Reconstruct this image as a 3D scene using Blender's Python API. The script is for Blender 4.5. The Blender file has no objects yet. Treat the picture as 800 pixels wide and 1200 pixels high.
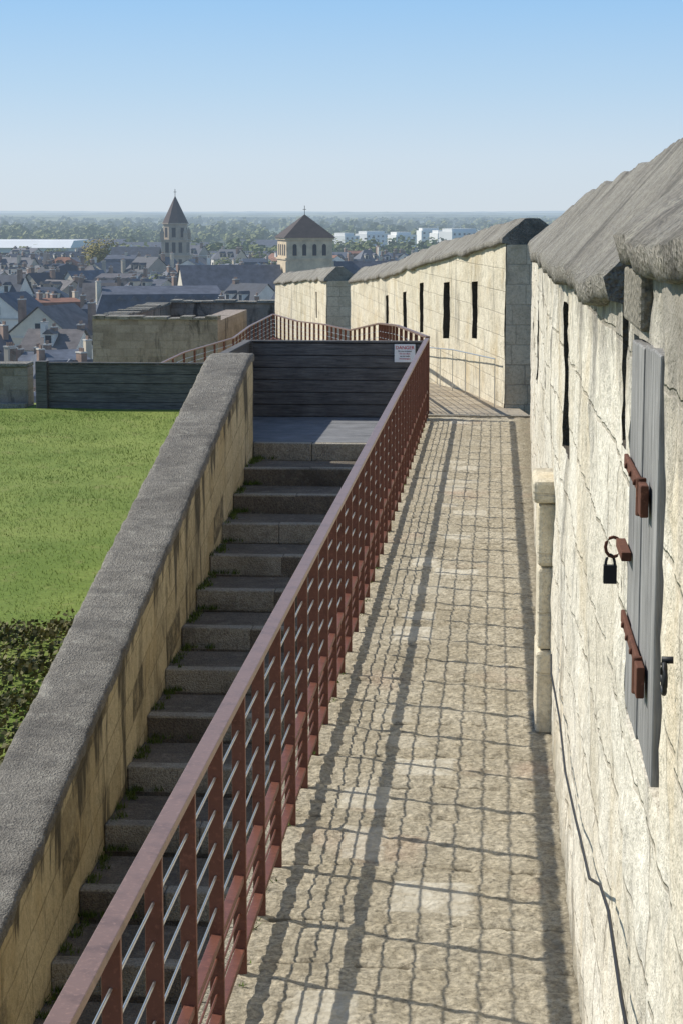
import bpy, math, random
from mathutils import Vector, noise
random.seed(7)
R=random.random
def U(a,b): return a+(b-a)*random.random()
sc=bpy.context.scene
col=sc.collection

# ---------------------------------------------------------------- node helpers
class M:
    def __init__(s,name,rough=0.9):
        s.m=bpy.data.materials.new(name); s.m.use_nodes=True
        s.nt=s.m.node_tree; s.nt.nodes.clear()
        s.out=s.nt.nodes.new('ShaderNodeOutputMaterial')
        s.b=s.nt.nodes.new('ShaderNodeBsdfPrincipled')
        s.b.inputs['Roughness'].default_value=rough
        s.b.inputs['Specular IOR Level'].default_value=0.25
        s.nt.links.new(s.b.outputs[0],s.out.inputs[0])
        s.pos=s.nt.nodes.new('ShaderNodeNewGeometry').outputs['Position']
        s.sep=None
    def n(s,t,ins=None,**props):
        nd=s.nt.nodes.new(t)
        for k,v in props.items(): setattr(nd,k,v)
        if ins:
            for k,v in ins.items():
                if isinstance(v,bpy.types.NodeSocket): s.nt.links.new(v,nd.inputs[k])
                else: nd.inputs[k].default_value=v
        return nd
    def xyz(s):
        if not s.sep: s.sep=s.n('ShaderNodeSeparateXYZ',{0:s.pos})
        return s.sep.outputs
    def math(s,op,a,b=0.0,clamp=False):
        return s.n('ShaderNodeMath',{0:a,1:b},operation=op,use_clamp=clamp).outputs[0]
    def vec(s,scale=(1,1,1),src=None):
        return s.n('ShaderNodeVectorMath',{0:src or s.pos,1:scale},operation='MULTIPLY').outputs[0]
    def noise(s,scale,detail=4,rough=0.6,vec=None,dist=0.0):
        return s.n('ShaderNodeTexNoise',{'Vector':vec or s.pos,'Scale':scale,'Detail':min(detail,5),'Roughness':rough,'Distortion':dist}).outputs['Fac']
    def ramp(s,fac,stops):
        nd=s.n('ShaderNodeValToRGB',{0:fac}); e=nd.color_ramp.elements
        while len(e)<len(stops): e.new(0.5)
        for i,(p,c) in enumerate(stops):
            e[i].position=p
            e[i].color=(c,c,c,1) if isinstance(c,(int,float)) else (*c,1)
        return nd.outputs[0]
    def mix(s,f,a,b,mode='MIX'):
        nd=s.n('ShaderNodeMix',data_type='RGBA',blend_type=mode)
        for k,v in ((0,f),(6,a),(7,b)):
            if isinstance(v,bpy.types.NodeSocket): s.nt.links.new(v,nd.inputs[k])
            elif k==0: nd.inputs[0].default_value=v
            else: nd.inputs[k].default_value=(*v,1)
        return nd.outputs[2]
    def base(s,c):
        if isinstance(c,bpy.types.NodeSocket): s.nt.links.new(c,s.b.inputs['Base Color'])
        else: s.b.inputs['Base Color'].default_value=(*c,1)
    def bump(s,h,strength=0.5,dist=0.02):
        nd=s.n('ShaderNodeBump',{'Height':h,'Strength':strength,'Distance':dist})
        s.nt.links.new(nd.outputs[0],s.b.inputs['Normal'])
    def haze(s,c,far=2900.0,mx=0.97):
        # aerial perspective painted into the material as a glow that grows with the distance of the ground from the castle
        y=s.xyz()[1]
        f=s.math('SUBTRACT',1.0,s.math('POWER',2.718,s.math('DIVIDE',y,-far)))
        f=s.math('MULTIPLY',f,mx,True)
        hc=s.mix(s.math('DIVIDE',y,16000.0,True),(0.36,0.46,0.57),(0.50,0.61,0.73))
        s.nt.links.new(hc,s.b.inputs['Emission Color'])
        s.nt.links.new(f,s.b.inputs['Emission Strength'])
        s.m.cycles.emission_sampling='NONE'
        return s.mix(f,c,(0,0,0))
    def attr(s,name): return s.n('ShaderNodeAttribute',attribute_name=name).outputs['Fac']

def stone(name,axis='YZ',c1=(.40,.34,.24),c2=(.62,.56,.44),mort=(.30,.26,.20),bw=.55,rh=.28,
          stain=.5,dark=(.07,.065,.06),shear=0.0,darkblocks=0.0,bump=.7,joint=.010,topgrime=None,mf=.6,ochre=.35,streaks=None):
    m=M(name); x,y,z=m.xyz()
    d1=m.math('MULTIPLY',m.math('SUBTRACT',m.noise(3.0,3),.5),.05)
    d2=m.math('MULTIPLY',m.math('SUBTRACT',m.noise(4.1,3,vec=m.vec((1.3,1.1,1.7))),.5),.035)
    a={'Y':y,'X':x}[axis[0]]; b={'Z':z,'Y':y}[axis[1]]
    if shear: b=m.math('SUBTRACT',b,m.math('MULTIPLY',y,shear))
    bb=b
    v=m.n('ShaderNodeCombineXYZ',{0:m.math('ADD',a,d1),1:m.math('ADD',b,d2)}).outputs[0]
    br=m.n('ShaderNodeTexBrick',{'Vector':v,'Color1':(0,0,0,1),'Color2':(1,1,1,1),'Mortar':(.5,.5,.5,1),'Scale':1.0,
         'Mortar Size':joint,'Mortar Smooth':.5,'Bias':0.0,'Brick Width':bw,'Row Height':rh},offset=.43,squash=.7,squash_frequency=3)
    rnd=br.outputs['Color']; fac=br.outputs['Fac']
    c=m.mix(m.ramp(rnd,[(0,0),(1,1)]),c1,c2)
    big=m.noise(1.1,6,.65); c=m.mix(m.ramp(big,[(.35,0),(.65,.75)]),c,tuple(q*1.12 for q in c2))
    fine=m.noise(38,6,.7)
    c=m.mix(.55,c,m.ramp(fine,[(.3,.45),(.55,.98),(.8,1.12)]),'MULTIPLY')
    mid=m.noise(7,7,.75); c=m.mix(.6,c,m.ramp(mid,[(.32,.6),(.5,1.0),(.7,1.08)]),'MULTIPLY')
    pits=m.n('ShaderNodeTexVoronoi',{'Vector':m.pos,'Scale':48.0}).outputs['Distance']
    pmask=m.ramp(m.noise(2.3,4),[(.45,0),(.6,1)])
    pk=m.math('MULTIPLY',m.ramp(pits,[(.08,1),(.22,0)]),pmask)
    c=m.mix(m.math('MULTIPLY',pk,.5),c,tuple(q*.45 for q in c1))
    ox=m.noise(.9,5,.6,vec=m.vec((1,1.3,1.1)))
    c=m.mix(m.math('MULTIPLY',m.ramp(ox,[(.52,0),(.7,1)]),ochre),c,(.50,.37,.18))
    if darkblocks:
        dm=m.math('MULTIPLY',m.ramp(rnd,[(darkblocks,.75),(darkblocks+.03,0)]),m.ramp(m.noise(5,6,.75),[(.38,.2),(.55,1)]))
        c=m.mix(dm,c,dark)
    c=m.mix(m.math('MULTIPLY',m.math('MULTIPLY',fac,mf),m.ramp(m.noise(1.9,3),[(.35,.35),(.6,1)])),c,mort)
    st=m.noise(1.7,7,.7,vec=m.vec((1,1,.28)),dist=.4)
    c=m.mix(m.math('MULTIPLY',m.ramp(st,[(.54,0),(.66,1)]),stain),c,dark)
    if streaks is not None:
        sv=m.n('ShaderNodeCombineXYZ',{0:m.math('MULTIPLY',y,1.0),1:m.math('MULTIPLY',bb,.16)}).outputs[0]
        s1=m.noise(1.7,6,.65,vec=sv,dist=.1); top=m.ramp(m.math('SUBTRACT',bb,streaks),[(.0,0),(.9,.16)])
        c=m.mix(m.ramp(m.math('ADD',s1,top),[(.585,0),(.64,.85)]),c,dark)
    if topgrime:
        g=m.ramp(m.math('ADD',m.math('SUBTRACT',z,topgrime),m.math('MULTIPLY',m.math('SUBTRACT',m.noise(3,6,.7,vec=m.vec((1,1,.35))),.5),1.6)),[(.0,0),(.4,.8)])
        c=m.mix(g,c,(.19,.175,.15))
        g2=m.ramp(m.math('ADD',z,m.math('MULTIPLY',m.noise(4,5,.7),.6)),[(.25,.65),(.62,0)])
        c=m.mix(g2,c,(.19,.165,.11))
    m.base(c)
    h=m.math('SUBTRACT',m.math('ADD',m.math('MULTIPLY',m.noise(14,7,.7),1.0),m.math('MULTIPLY',fine,.3)),m.math('MULTIPLY',fac,.55))
    h=m.math('SUBTRACT',m.math('ADD',h,m.math('MULTIPLY',mid,.8)),m.math('MULTIPLY',pk,.35))
    m.bump(h,bump,.022)
    return m.m

def rough_concrete(name,c1,c2,spots=(.08,.08,.075),sc_=1.0,lich=.35,streak=0.,b=.7,bd=.02,lc=(.46,.43,.35)):
    m=M(name)
    big=m.noise(1.6*sc_,6,.65); c=m.mix(m.ramp(big,[(.3,0),(.7,1)]),c1,c2)
    f=m.noise(45*sc_,6,.75); c=m.mix(.8,c,m.ramp(f,[(.3,.3),(.52,.9),(.75,1.35)]),'MULTIPLY')
    v=m.n('ShaderNodeTexVoronoi',{'Vector':m.pos,'Scale':70.0*sc_}).outputs['Distance']
    c=m.mix(m.math('MULTIPLY',m.ramp(v,[(.1,1),(.35,0)]),.5),c,spots)
    l=m.noise(7*sc_,6,.75); c=m.mix(m.math('MULTIPLY',m.ramp(l,[(.56,0),(.64,1)]),lich),c,lc)
    if streak:
        s2=m.noise(2.2,7,.75,vec=m.vec((.5,1.6,.5)),dist=.5); c=m.mix(m.math('MULTIPLY',m.ramp(s2,[(.50,0),(.64,1)]),streak),c,(.085,.078,.068))
    m.base(c); m.bump(m.math('ADD',m.math('ADD',f,m.math('MULTIPLY',l,1.2)),m.math('MULTIPLY',v,.8)),b,bd)
    return m.m

def wood(name,c1,c2,axis=0):
    m=M(name,.8); s=[14,14,14]; s[axis]=.9
    g=m.noise(3,7,.7,vec=m.vec(tuple(s)),dist=.6)
    c=m.mix(m.ramp(g,[(.3,0),(.7,1)]),c1,c2)
    c=m.mix(.5,c,m.ramp(m.noise(2.5,5,.7),[(.3,.45),(.7,1.25)]),'MULTIPLY')
    m.base(c); m.bump(g,.6,.01); return m.m

def paint(name,c,rough=.45,rust=.3,metal=0.0):
    m=M(name,rough); n=m.noise(9,6,.7)
    k=m.mix(m.math('MULTIPLY',m.ramp(n,[(.5,0),(.7,1)]),rust),c,tuple(q*.45 for q in c))
    k=m.mix(m.math('MULTIPLY',m.ramp(m.noise(60,4),[(.55,0),(.7,1)]),rust),k,tuple(min(1,q*1.7) for q in c))
    m.base(k); m.b.inputs['Metallic'].default_value=metal; m.bump(n,.15,.004); return m.m

def simple(name,c,rough=.8,hz=0,var=.35,scale=.6,mx=.97):
    m=M(name,rough); n=m.noise(scale,5,.65)
    k=m.mix(m.ramp(n,[(.3,0),(.7,1)]),tuple(q*(1-var) for q in c),tuple(min(1,q*(1+var)) for q in c))
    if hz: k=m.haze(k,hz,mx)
    m.base(k); return m.m

def foliage(name,a,b,hz=0,mx=.97):
    m=M(name,.75); t=m.attr('tint'); k=m.mix(t,a,b)
    if hz: k=m.haze(k,hz,mx)
    m.base(k); m.b.inputs['Specular IOR Level'].default_value=.15
    return m.m

# ---------------------------------------------------------------- mesh builder
class MB:
    def __init__(s): s.v=[];s.f=[];s.mi=[];s.t=[]
    def quad(s,a,b,c,d,mi=0,t=0.):
        i=len(s.v); s.v+= [a,b,c,d]; s.f.append((i,i+1,i+2,i+3)); s.mi.append(mi); s.t.append(t)
    def tri(s,a,b,c,mi=0,t=0.):
        i=len(s.v); s.v+= [a,b,c]; s.f.append((i,i+1,i+2)); s.mi.append(mi); s.t.append(t)
    def hexa(s,p,mi=0,t=0.):
        i=len(s.v); s.v+=list(p)
        for f in ((3,2,1,0),(4,5,6,7),(0,1,5,4),(1,2,6,5),(2,3,7,6),(3,0,4,7)):
            s.f.append(tuple(i+k for k in f)); s.mi.append(mi); s.t.append(t)
    def box(s,x0,x1,y0,y1,z0,z1,mi=0,t=0.):
        s.hexa([(x0,y0,z0),(x1,y0,z0),(x1,y1,z0),(x0,y1,z0),(x0,y0,z1),(x1,y0,z1),(x1,y1,z1),(x0,y1,z1)],mi,t)
    def tube(s,pts,r,n=8,mi=0):
        rings=[]
        for k,p in enumerate(pts):
            p=Vector(p); a=Vector(pts[max(0,k-1)]); b=Vector(pts[min(len(pts)-1,k+1)])
            d=(b-a).normalized(); up=Vector((0,0,1)) if abs(d.z)<.9 else Vector((1,0,0))
            u=d.cross(up).normalized(); w=u.cross(d); rr=r[k] if isinstance(r,(list,tuple)) else r
            i=len(s.v)
            for j in range(n):
                an=2*math.pi*j/n; s.v.append(tuple(p+u*rr*math.cos(an)+w*rr*math.sin(an)))
            rings.append(i)
        for a,b in zip(rings,rings[1:]):
            for j in range(n):
                s.f.append((a+j,a+(j+1)%n,b+(j+1)%n,b+j)); s.mi.append(mi); s.t.append(0)
        s.f.append(tuple(rings[0]+j for j in reversed(range(n)))); s.mi.append(mi); s.t.append(0)
        s.f.append(tuple(rings[-1]+j for j in range(n))); s.mi.append(mi); s.t.append(0)
    def obj(s,name,mats,parent=None,loc=(0,0,0),rot=0.,smooth=False,bevel=0,tint=False):
        me=bpy.data.meshes.new(name); me.from_pydata(s.v,[],s.f)
        for m in mats: me.materials.append(m)
        me.polygons.foreach_set('material_index',s.mi)
        if smooth: me.polygons.foreach_set('use_smooth',[True]*len(s.f))
        if tint:
            a=me.attributes.new('tint','FLOAT','FACE'); a.data.foreach_set('value',s.t)
        me.update()
        o=bpy.data.objects.new(name,me); col.objects.link(o); o.location=loc; o.rotation_euler=(0,0,rot)
        if parent: o.parent=parent
        if bevel:
            b=o.modifiers.new('bevel','BEVEL'); b.width=bevel; b.segments=2; b.limit_method='ANGLE'
        return o
def empty(name,loc=(0,0,0)):
    e=bpy.data.objects.new(name,None); col.objects.link(e); e.location=loc; e.empty_display_size=.1; return e
def gridmesh(name,V,nu,nv,mats,smooth=True,attr=None,parent=None,flip=False,flags=None):
    F=[];MI=[]
    for i in range(nu-1):
        for j in range(nv-1):
            a=i*nv+j; q=(a,a+1,a+nv+1,a+nv); F.append(q[::-1] if flip else q)
            if flags: MI.append(1 if any(flags[k] for k in q) else 0)
    me=bpy.data.meshes.new(name); me.from_pydata(V,[],F)
    for m in mats: me.materials.append(m)
    if flags: me.polygons.foreach_set('material_index',MI)
    if smooth: me.polygons.foreach_set('use_smooth',[True]*len(F))
    if attr:
        a=me.attributes.new('tone','FLOAT','POINT'); a.data.foreach_set('value',attr)
    me.update(); o=bpy.data.objects.new(name,me); col.objects.link(o)
    if parent: o.parent=parent
    return o
def N3(x,y,z=0.): return noise.noise(Vector((x,y,z)))
def lerp(pts,t):
    if t<=pts[0][0]: return pts[0][1]
    for (a,va),(b,vb) in zip(pts,pts[1:]):
        if t<=b: return va+(vb-va)*(t-a)/(b-a)
    return pts[-1][1]
def lines(a,b,step,extra=()):
    n=max(1,int((b-a)/step)); L=[a+(b-a)*i/n for i in range(n+1)]
    for e in extra:
        L=[q for q in L if abs(q-e)>.012 or q in (a,b)]
        L+= [e-.004,e+.004]
    return sorted(L)

# ---------------------------------------------------------------- materials
m_wall=stone('limestone_wall',stain=.6,topgrime=2.5,c1=(.60,.535,.41),c2=(.75,.70,.585),mort=(.27,.23,.165),bw=.78,rh=.34,ochre=.42,mf=.7)
m_wallend=stone('limestone_wall_end','XZ',stain=.45)
m_far=stone('limestone_far_wall',c1=(.60,.52,.37),c2=(.72,.65,.50),bw=.75,rh=.36,stain=.45,mf=.5,ochre=.5)
m_farend=stone('limestone_far_end','XZ',c1=(.50,.42,.30),c2=(.64,.56,.42),bw=.5,rh=.32,stain=.15,mf=.8)
m_bast=stone('weathered_bastion_stone','XZ',c1=(.23,.185,.15),c2=(.40,.335,.28),bw=.55,rh=.3,stain=.8,ochre=.05,mf=.8,dark=(.06,.052,.045))
m_jamb=rough_concrete('painted_shade_jamb',(.09,.075,.055),(.15,.125,.09),lich=.1)  # dark brown puts the shade of the wall openings into their recessed faces
m_cope=rough_concrete('coping_render',(.33,.30,.25),(.52,.485,.41),lich=.5,streak=.6,b=.9,bd=.035,lc=(.56,.52,.42))
m_agg=rough_concrete('aggregate_render',(.20,.18,.14),(.34,.31,.25),sc_=.8)
m_par=stone('stair_parapet_stone',c1=(.47,.38,.22),c2=(.64,.55,.36),mort=(.20,.16,.10),bw=.85,rh=.33,shear=.2,darkblocks=.08,stain=.55,dark=(.06,.055,.045),streaks=-4.8,ochre=.5)
m_partop=rough_concrete('parapet_top',(.19,.17,.14),(.35,.32,.265),sc_=.9,lich=.45,streak=.5,b=.8,bd=.025)
m_step=rough_concrete('step_earth',(.15,.125,.095),(.27,.23,.18),lich=.25,streak=.4)
m_nose=rough_concrete('step_stone',(.34,.30,.23),(.52,.47,.38),lich=.3,streak=.5)
m_kerb=rough_concrete('edging_stone',(.34,.30,.21),(.50,.45,.34),lich=.3,streak=.4)
m_plank=wood('dark_planks',(.065,.062,.06),(.21,.20,.19),0)
m_deck=wood('deck_planks',(.14,.145,.15),(.30,.30,.305),0)
m_shut=wood('weathered_shutter',(.12,.118,.113),(.40,.39,.37),2)
m_rail=paint('oxide_red_paint',(.155,.062,.042),rust=.6)
m_hand=paint('handrail_paint',(.21,.13,.10),.36,rust=.6)
m_cable=paint('steel_cable',(.5,.5,.5),.3,0.1,.8)
m_rust=paint('rusty_iron',(.12,.05,.03),.9,.9)
m_black=paint('black_iron',(.02,.02,.022),.5,.2)

def mk_walk():
    m=M('walkway_paving'); x,y,z=m.xyz(); t=m.attr('tone')
    big=m.noise(1.3,6,.65); c=m.mix(m.ramp(big,[(.3,0),(.7,1)]),(.48,.41,.285),(.64,.57,.43))
    v=m.n('ShaderNodeTexVoronoi',{'Vector':m.vec((1,1,0)),'Scale':30.0,'Randomness':1.0})
    c=m.mix(.45,c,m.ramp(v.outputs['Distance'],[(.0,1.2),(.45,.9),(.75,.5)]),'MULTIPLY')
    f=m.noise(48,7,.8); c=m.mix(.95,c,m.ramp(f,[(.3,.3),(.5,.93),(.72,1.35)]),'MULTIPLY')
    p=m.noise(13,5,.7); c=m.mix(.6,c,m.ramp(p,[(.35,.45),(.55,1.),(.8,1.15)]),'MULTIPLY')
    q=m.noise(3.1,6,.75); c=m.mix(m.ramp(q,[(.52,0),(.7,.55)]),c,(.27,.235,.17))
    r=m.noise(.9,3,vec=m.vec((1,.8,1))); c=m.mix(m.math('MULTIPLY',m.ramp(r,[(.6,0),(.72,1)]),.3),c,(.44,.25,.17))
    light=m.mix(m.ramp(m.noise(9,6,.75),[(.32,0),(.62,1)]),(.42,.365,.265),(.70,.65,.53))
    c=m.mix(m.ramp(t,[(.45,0),(.95,.85)]),c,light)
    c=m.mix(m.ramp(t,[(.05,.8),(.2,0)]),c,(.12,.10,.065))
    moss=m.ramp(m.math('ADD',m.math('MULTIPLY',x,-1.0),m.math('MULTIPLY',m.noise(6,6,.7),.4)),[(1.06,0),(1.22,.6)])
    c=m.mix(moss,c,(.17,.16,.075))
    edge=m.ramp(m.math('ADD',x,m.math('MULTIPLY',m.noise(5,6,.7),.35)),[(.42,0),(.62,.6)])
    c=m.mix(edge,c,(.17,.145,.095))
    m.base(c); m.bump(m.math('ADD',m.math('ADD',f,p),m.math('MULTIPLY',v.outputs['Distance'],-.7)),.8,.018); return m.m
m_walk=mk_walk()

# ---------------------------------------------------------------- walkway
def wx(y): return lerp([(5,.36),(12,.36),(20,.42),(30,.56),(33,.6)],y)
courses=[]; yy=1.0
while yy<31:
    L=U(.46,.80); courses.append((yy,yy+L,U(-.78,-.36),U(.16,.40),R()<.6,U(.0,.4),U(.45,.9),U(.62,.95))); yy+=L
def walk():
    ys=lines(1,6,.08)+lines(6,15,.02)[1:]+lines(15,30,.045)[1:]
    nx=66; V=[];T=[]; ci=0
    for y in ys:
        while ci<len(courses)-1 and y>=courses[ci][1]: ci+=1
        y0,y1,sx,sw,has,fa,fb,tn=courses[ci]
        for i in range(nx):
            x=-1.02+(wx(y)+.12+1.02)*i/(nx-1)
            yw=y+.05*N3(x*2,y*.3,5)+.012*N3(x*9,y*5); xw=x+.03*N3(x*9,y*9,2)
            d=min(abs(yw-y0),abs(yw-y1)); fr=(yw-y0)/(y1-y0)
            lt=has and sx<xw<sx+sw and fa<fr<fb+.1
            t=.33+.1*N3(x*3,ci*3.1)
            h=.013*N3(x*9,y*9)+.009*N3(x*21,y*21,3)+.006*N3(x*2,y*2,7)
            if lt: t=tn; h=h*.5+.002
            if d<.011+.009*N3(x*7,y*3): t=.0; h-=.014
            V.append((x,y,h)); T.append(t)
    gridmesh('stone_walkway',V,len(ys),nx,[m_walk],attr=T,flip=True)
walk()
b=MB()
y=1.0
while y<30:
    L=min(U(.8,1.1),30-y); b.box(-1.14,-1.022,y+.004,y+L-.004,-.25,.012+U(-.004,.004)); y+=L
b.obj('stone_edging',[m_kerb],bevel=.008)
b=MB(); b.box(-1.12,-.99,1,30,-6,-.252); b.obj('retaining_wall',[m_par])
b=MB(); b.box(-1.12,.6,29.98,30.12,-.06,.03); b.box(-1.12,.6,30.16,30.24,-.06,.02,1); b.obj('threshold_slab',[m_nose,m_black],bevel=.01)

# ---------------------------------------------------------------- wall sheets
def wall_sheet(name,path,zb,zt,recs,mat,ystep,zstep,parent=None,amp=.02,depth=.3,seed=0.):
    t0,t1=path[0][0],path[-1][0]
    ts=lines(t0,t1,ystep,[e for r in recs for e in r[:2]])
    zmax=max(zt(t0),zt(t1),zt((t0+t1)/2)); zmin=min(zb(t0),zb(t1))
    px=[(p[0],p[1]) for p in path]; py=[(p[0],p[2]) for p in path]
    zref=sorted(set(lines(0,1,zstep/(zmax-zmin))))
    for r in recs:
        tm=(r[0]+r[1])/2
        for zz in r[2:4]:
            f=(zz-zb(tm))/(zt(tm)-zb(tm))
            if f>=1: continue
            zref=[q for q in zref if abs(q-f)>.004 or q in (0,1)]+[f-.0015,f+.0015]
    zref.sort(); V=[];FL=[]
    for t in ts:
        x=lerp(px,t); y=lerp(py,t); x2=lerp(px,t+.05);x1=lerp(px,t-.05);y2=lerp(py,t+.05);y1=lerp(py,t-.05)
        dx,dy=x2-x1,y2-y1; l=math.hypot(dx,dy) or 1; nx,ny=-dy/l,dx/l
        for f in zref:
            z=zb(t)+f*(zt(t)-zb(t)); fl=False
            d=amp*N3(t*.9,z*1.2,seed)+amp*.5*N3(t*4,z*4,seed)+amp*.3*N3(t*13,z*13,seed)
            for r in recs:
                if r[0]<t<r[1]:
                    tm=(r[0]+r[1])/2; fa=(r[2]-zb(tm))/(zt(tm)-zb(tm)); fb=(r[3]-zb(tm))/(zt(tm)-zb(tm))
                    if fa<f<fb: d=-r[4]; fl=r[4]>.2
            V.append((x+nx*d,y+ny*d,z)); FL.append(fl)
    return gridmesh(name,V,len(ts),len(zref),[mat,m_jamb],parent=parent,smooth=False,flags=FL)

def coping(name,path,prof,mat,step,parent=None,amp=.015,seed=0.,smooth=True):
    t0,t1=path[0][0],path[-1][0]; ts=lines(t0,t1,step)
    px=[(p[0],p[1]) for p in path]; py=[(p[0],p[2]) for p in path]
    V=[];n=None
    for t in ts:
        x=lerp(px,t); y=lerp(py,t); x2=lerp(px,t+.05);x1=lerp(px,t-.05);y2=lerp(py,t+.05);y1=lerp(py,t-.05)
        dx,dy=x2-x1,y2-y1; l=math.hypot(dx,dy) or 1; ix,iy=dy/l,-dx/l
        P=prof(t); Q=[]
        for (a,za),(b_,zb_) in zip(P,P[1:]):
            k=max(1,int(math.hypot(b_-a,zb_-za)/.05))
            Q+=[(a+(b_-a)*i/k,za+(zb_-za)*i/k) for i in range(k)]
        Q.append(P[-1])
        if n is None: n=len(Q)
        while len(Q)<n: Q.append(Q[-1])
        Q=Q[:n]
        for o,z in Q:
            e=amp*N3(t*.8,z*1.0+o*1.0,seed)+amp*.25*N3(t*6,z*6+o*6,seed)+amp*.12*N3(t*18,z*18+o*14,seed)
            V.append((x+ix*(o+e*.4),y+iy*(o+e*.4),z+e))
    o=gridmesh(name,V,len(ts),n,[mat],parent=parent,smooth=smooth)
    c=MB()
    for k in (0,len(ts)-1):
        ring=V[k*n:(k+1)*n]; i=len(c.v); c.v+=ring; f=tuple(range(i,i+n)); c.f.append(f if k else f[::-1]); c.mi.append(0); c.t.append(0)
    c.obj(name+'_end',[mat],parent=parent)
    return o

W=empty('fortress_wall')
ysn=(5.3,6.5,8,10,12,14,16,18,20,22,24,26,28,30.0)
path=[(y,wx(y),y) for y in ysn]
zt=lambda t: lerp([(5,2.83),(8,2.80),(13,2.72),(30,2.56)],t)
slits=[(5.33,5.6,2.45,2.9,.33),(9.7,10.35,1.88,2.62,.75),(14.1,14.7,1.5,2.3,.7),(18.4,19.0,1.5,2.25,.7),(23.0,23.6,1.5,2.2,.7)]
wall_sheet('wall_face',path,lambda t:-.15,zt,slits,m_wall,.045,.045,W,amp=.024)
def prof(t):
    e=zt(t); zr=lerp([(5,3.38),(8,3.37),(10,3.33),(15,3.26),(25,3.10),(30,2.98)],t)
    return [(.05,e-.03),(-.055,e-.02),(-.07,e+.05),(.40,zr),(.55,zr+.005),(1.0,zr-.3),(1.0,e-.2)]
coping('wall_coping',[(y,wx(y),y) for y in (5.6,)+ysn[1:]],prof,m_cope,.07,W,amp=.06)
npath=[(1.5,.36,1.5),(3,.36,3),(5.32,.36,5.32)]
wall_sheet('near_wall_face',npath,lambda t:-.15,lambda t:2.96,[(4.14,5.06,1.80,2.77,.05)],m_wall,.04,.04,W,amp=.024,seed=0.)
def prof2(t): return [(.05,2.94),(-.03,2.95),(-.05,3.02),(.40,3.40),(.6,3.42),(1.0,3.1),(1.0,2.7)]
coping('near_wall_coping',npath,prof2,m_cope,.05,W,amp=.05,seed=4.)
b=MB()
b.box(1.2,1.34,1.5,30,-12,2.75)
b.box(.39,1.2,5.29,5.31,2.4,2.93); b.box(.39,1.2,5.605,5.63,2.3,2.8)
b.obj('wall_core',[m_wallend],parent=W)
b=MB(); b.box(.585,1.2,29.9,29.995,-.2,2.52); b.obj('wall_end',[m_wallend],parent=W)
b=MB(); b.box(.338,.39,4.7,5.29,2.80,2.94); b.obj('aggregate_patch',[m_agg],parent=W,bevel=.01)
b=MB()
b.box(.27,.5,11.6,12.15,-.02,.5); b.box(.275,.5,11.61,12.14,.505,1.0); b.box(.27,.5,11.605,12.15,1.005,1.38); b.box(.24,.5,11.58,12.2,1.385,1.52)
b.obj('stone_buttress',[m_far],bevel=.025)

# shutter
S=empty('window_shutter')
b=MB()
for i in range(4):
    y0=4.15+i*.224; b.box(.343+.003*(i%2),.375,y0+.003,y0+.219,1.865-.012*i+U(-.006,.006),2.785-.008*i)
b.obj('shutter_planks',[m_shut],S,bevel=.004)
b=MB()
for z in (2.46,2.06):
    b.box(.330,.341,4.34,5.02,z-.016,z+.016)
    b.box(.318,.336,4.28,4.36,z-.035,z+.035)
    b.tube([(.325,4.36,z-.042),(.325,4.36,z+.042)],.012,10)
    for yy in (4.45,4.6,4.75,4.9): b.tube([(.331,yy,z),(.323,yy,z)],.008,8)
b.obj('iron_straps',[m_rust],S,bevel=.003)
b=MB(); b.box(.318,.342,4.86,5.08,2.228,2.25); b.tube([(.312+.02*math.cos(a),5.09,2.225+.026*math.sin(a)) for a in [i*math.pi/6 for i in range(13)]],.005,6)
b.obj('hasp',[m_rust],S,bevel=.002)
b=MB()
b.box(.288,.322,5.08,5.10,2.130,2.178)
b.tube([(.305+.012*math.cos(a),5.09,2.175+.03*math.sin(a)) for a in [i*math.pi/8 for i in range(9)]],.004,8)
b.obj('padlock',[m_black],S,bevel=.006)
b=MB(); b.tube([(.33,3.74+.03*math.cos(a),2.20+.03*math.sin(a)) for a in [i*math.pi/8 for i in range(17)]],.005,8); b.tube([(.37,3.74,2.235),(.325,3.74,2.235)],.007,8)
b.obj('iron_ring',[m_black],smooth=True)
b=MB(); P=[(10.6,.70),(10.3,.66),(9.2,.70),(8.2,.74),(7.3,.83),(6.8,.90),(6.1,1.0),(5.6,1.14),(5.2,1.2),(4.6,1.22),(3,1.25)]
b.tube([(wx(y)-.035+.004*math.sin(y*9),y,z+.012*math.sin(y*5)) for y,z in P],.005,6); b.obj('wall_cable',[m_black],smooth=True)

# ---------------------------------------------------------------- stairs
ST=empty('outdoor_staircase')
b=MB(); T=1.05; Rr=.2
for n in range(1,20):
    yf=26.4-T*n; z=-Rr*n
    b.box(-3.2,-1.122,yf-.0,yf+T-.16,z-.6,z-.012+U(-.004,.004),0)
for n in range(0,20):
    yf=26.4-T*n; z=-Rr*n
    x=-3.2
    while x<-1.13:
        w=min(U(.6,.95),-1.122-x)
        if -1.122-(x+w)<.25: w=-1.122-x
        b.box(x+.003,x+w-.003,yf+U(-.012,.012),yf+.16,z-.24,z+U(-.006,.004),1); x+=w
b.obj('steps',[m_step,m_nose],ST,bevel=.014)
b=MB(); y=26.562
while y<29.8:
    b.box(-3.6,-1.13,y,y+.092,-.06,.0+U(-.002,.002)); y+=.1
b.obj('wooden_deck',[m_deck],bevel=.006)
b=MB(); b.box(-3.6,-1.13,26.57,29.8,-1.5,-.065); b.obj('deck_base',[m_step],ST)
PW=empty('stair_parapet')
def parz(y): return 1.20-.205*(26.05-y) if y<26.05 else 1.20
V=[];ys=lines(5,26.4,.12); k=12
for y in ys:
    for j in range(k+1):
        z0=parz(y)-2.6; z=z0+(parz(y)-.07-z0)*j/k
        V.append((-3.2+.012*N3(y*2,z*2),y,z))
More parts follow.
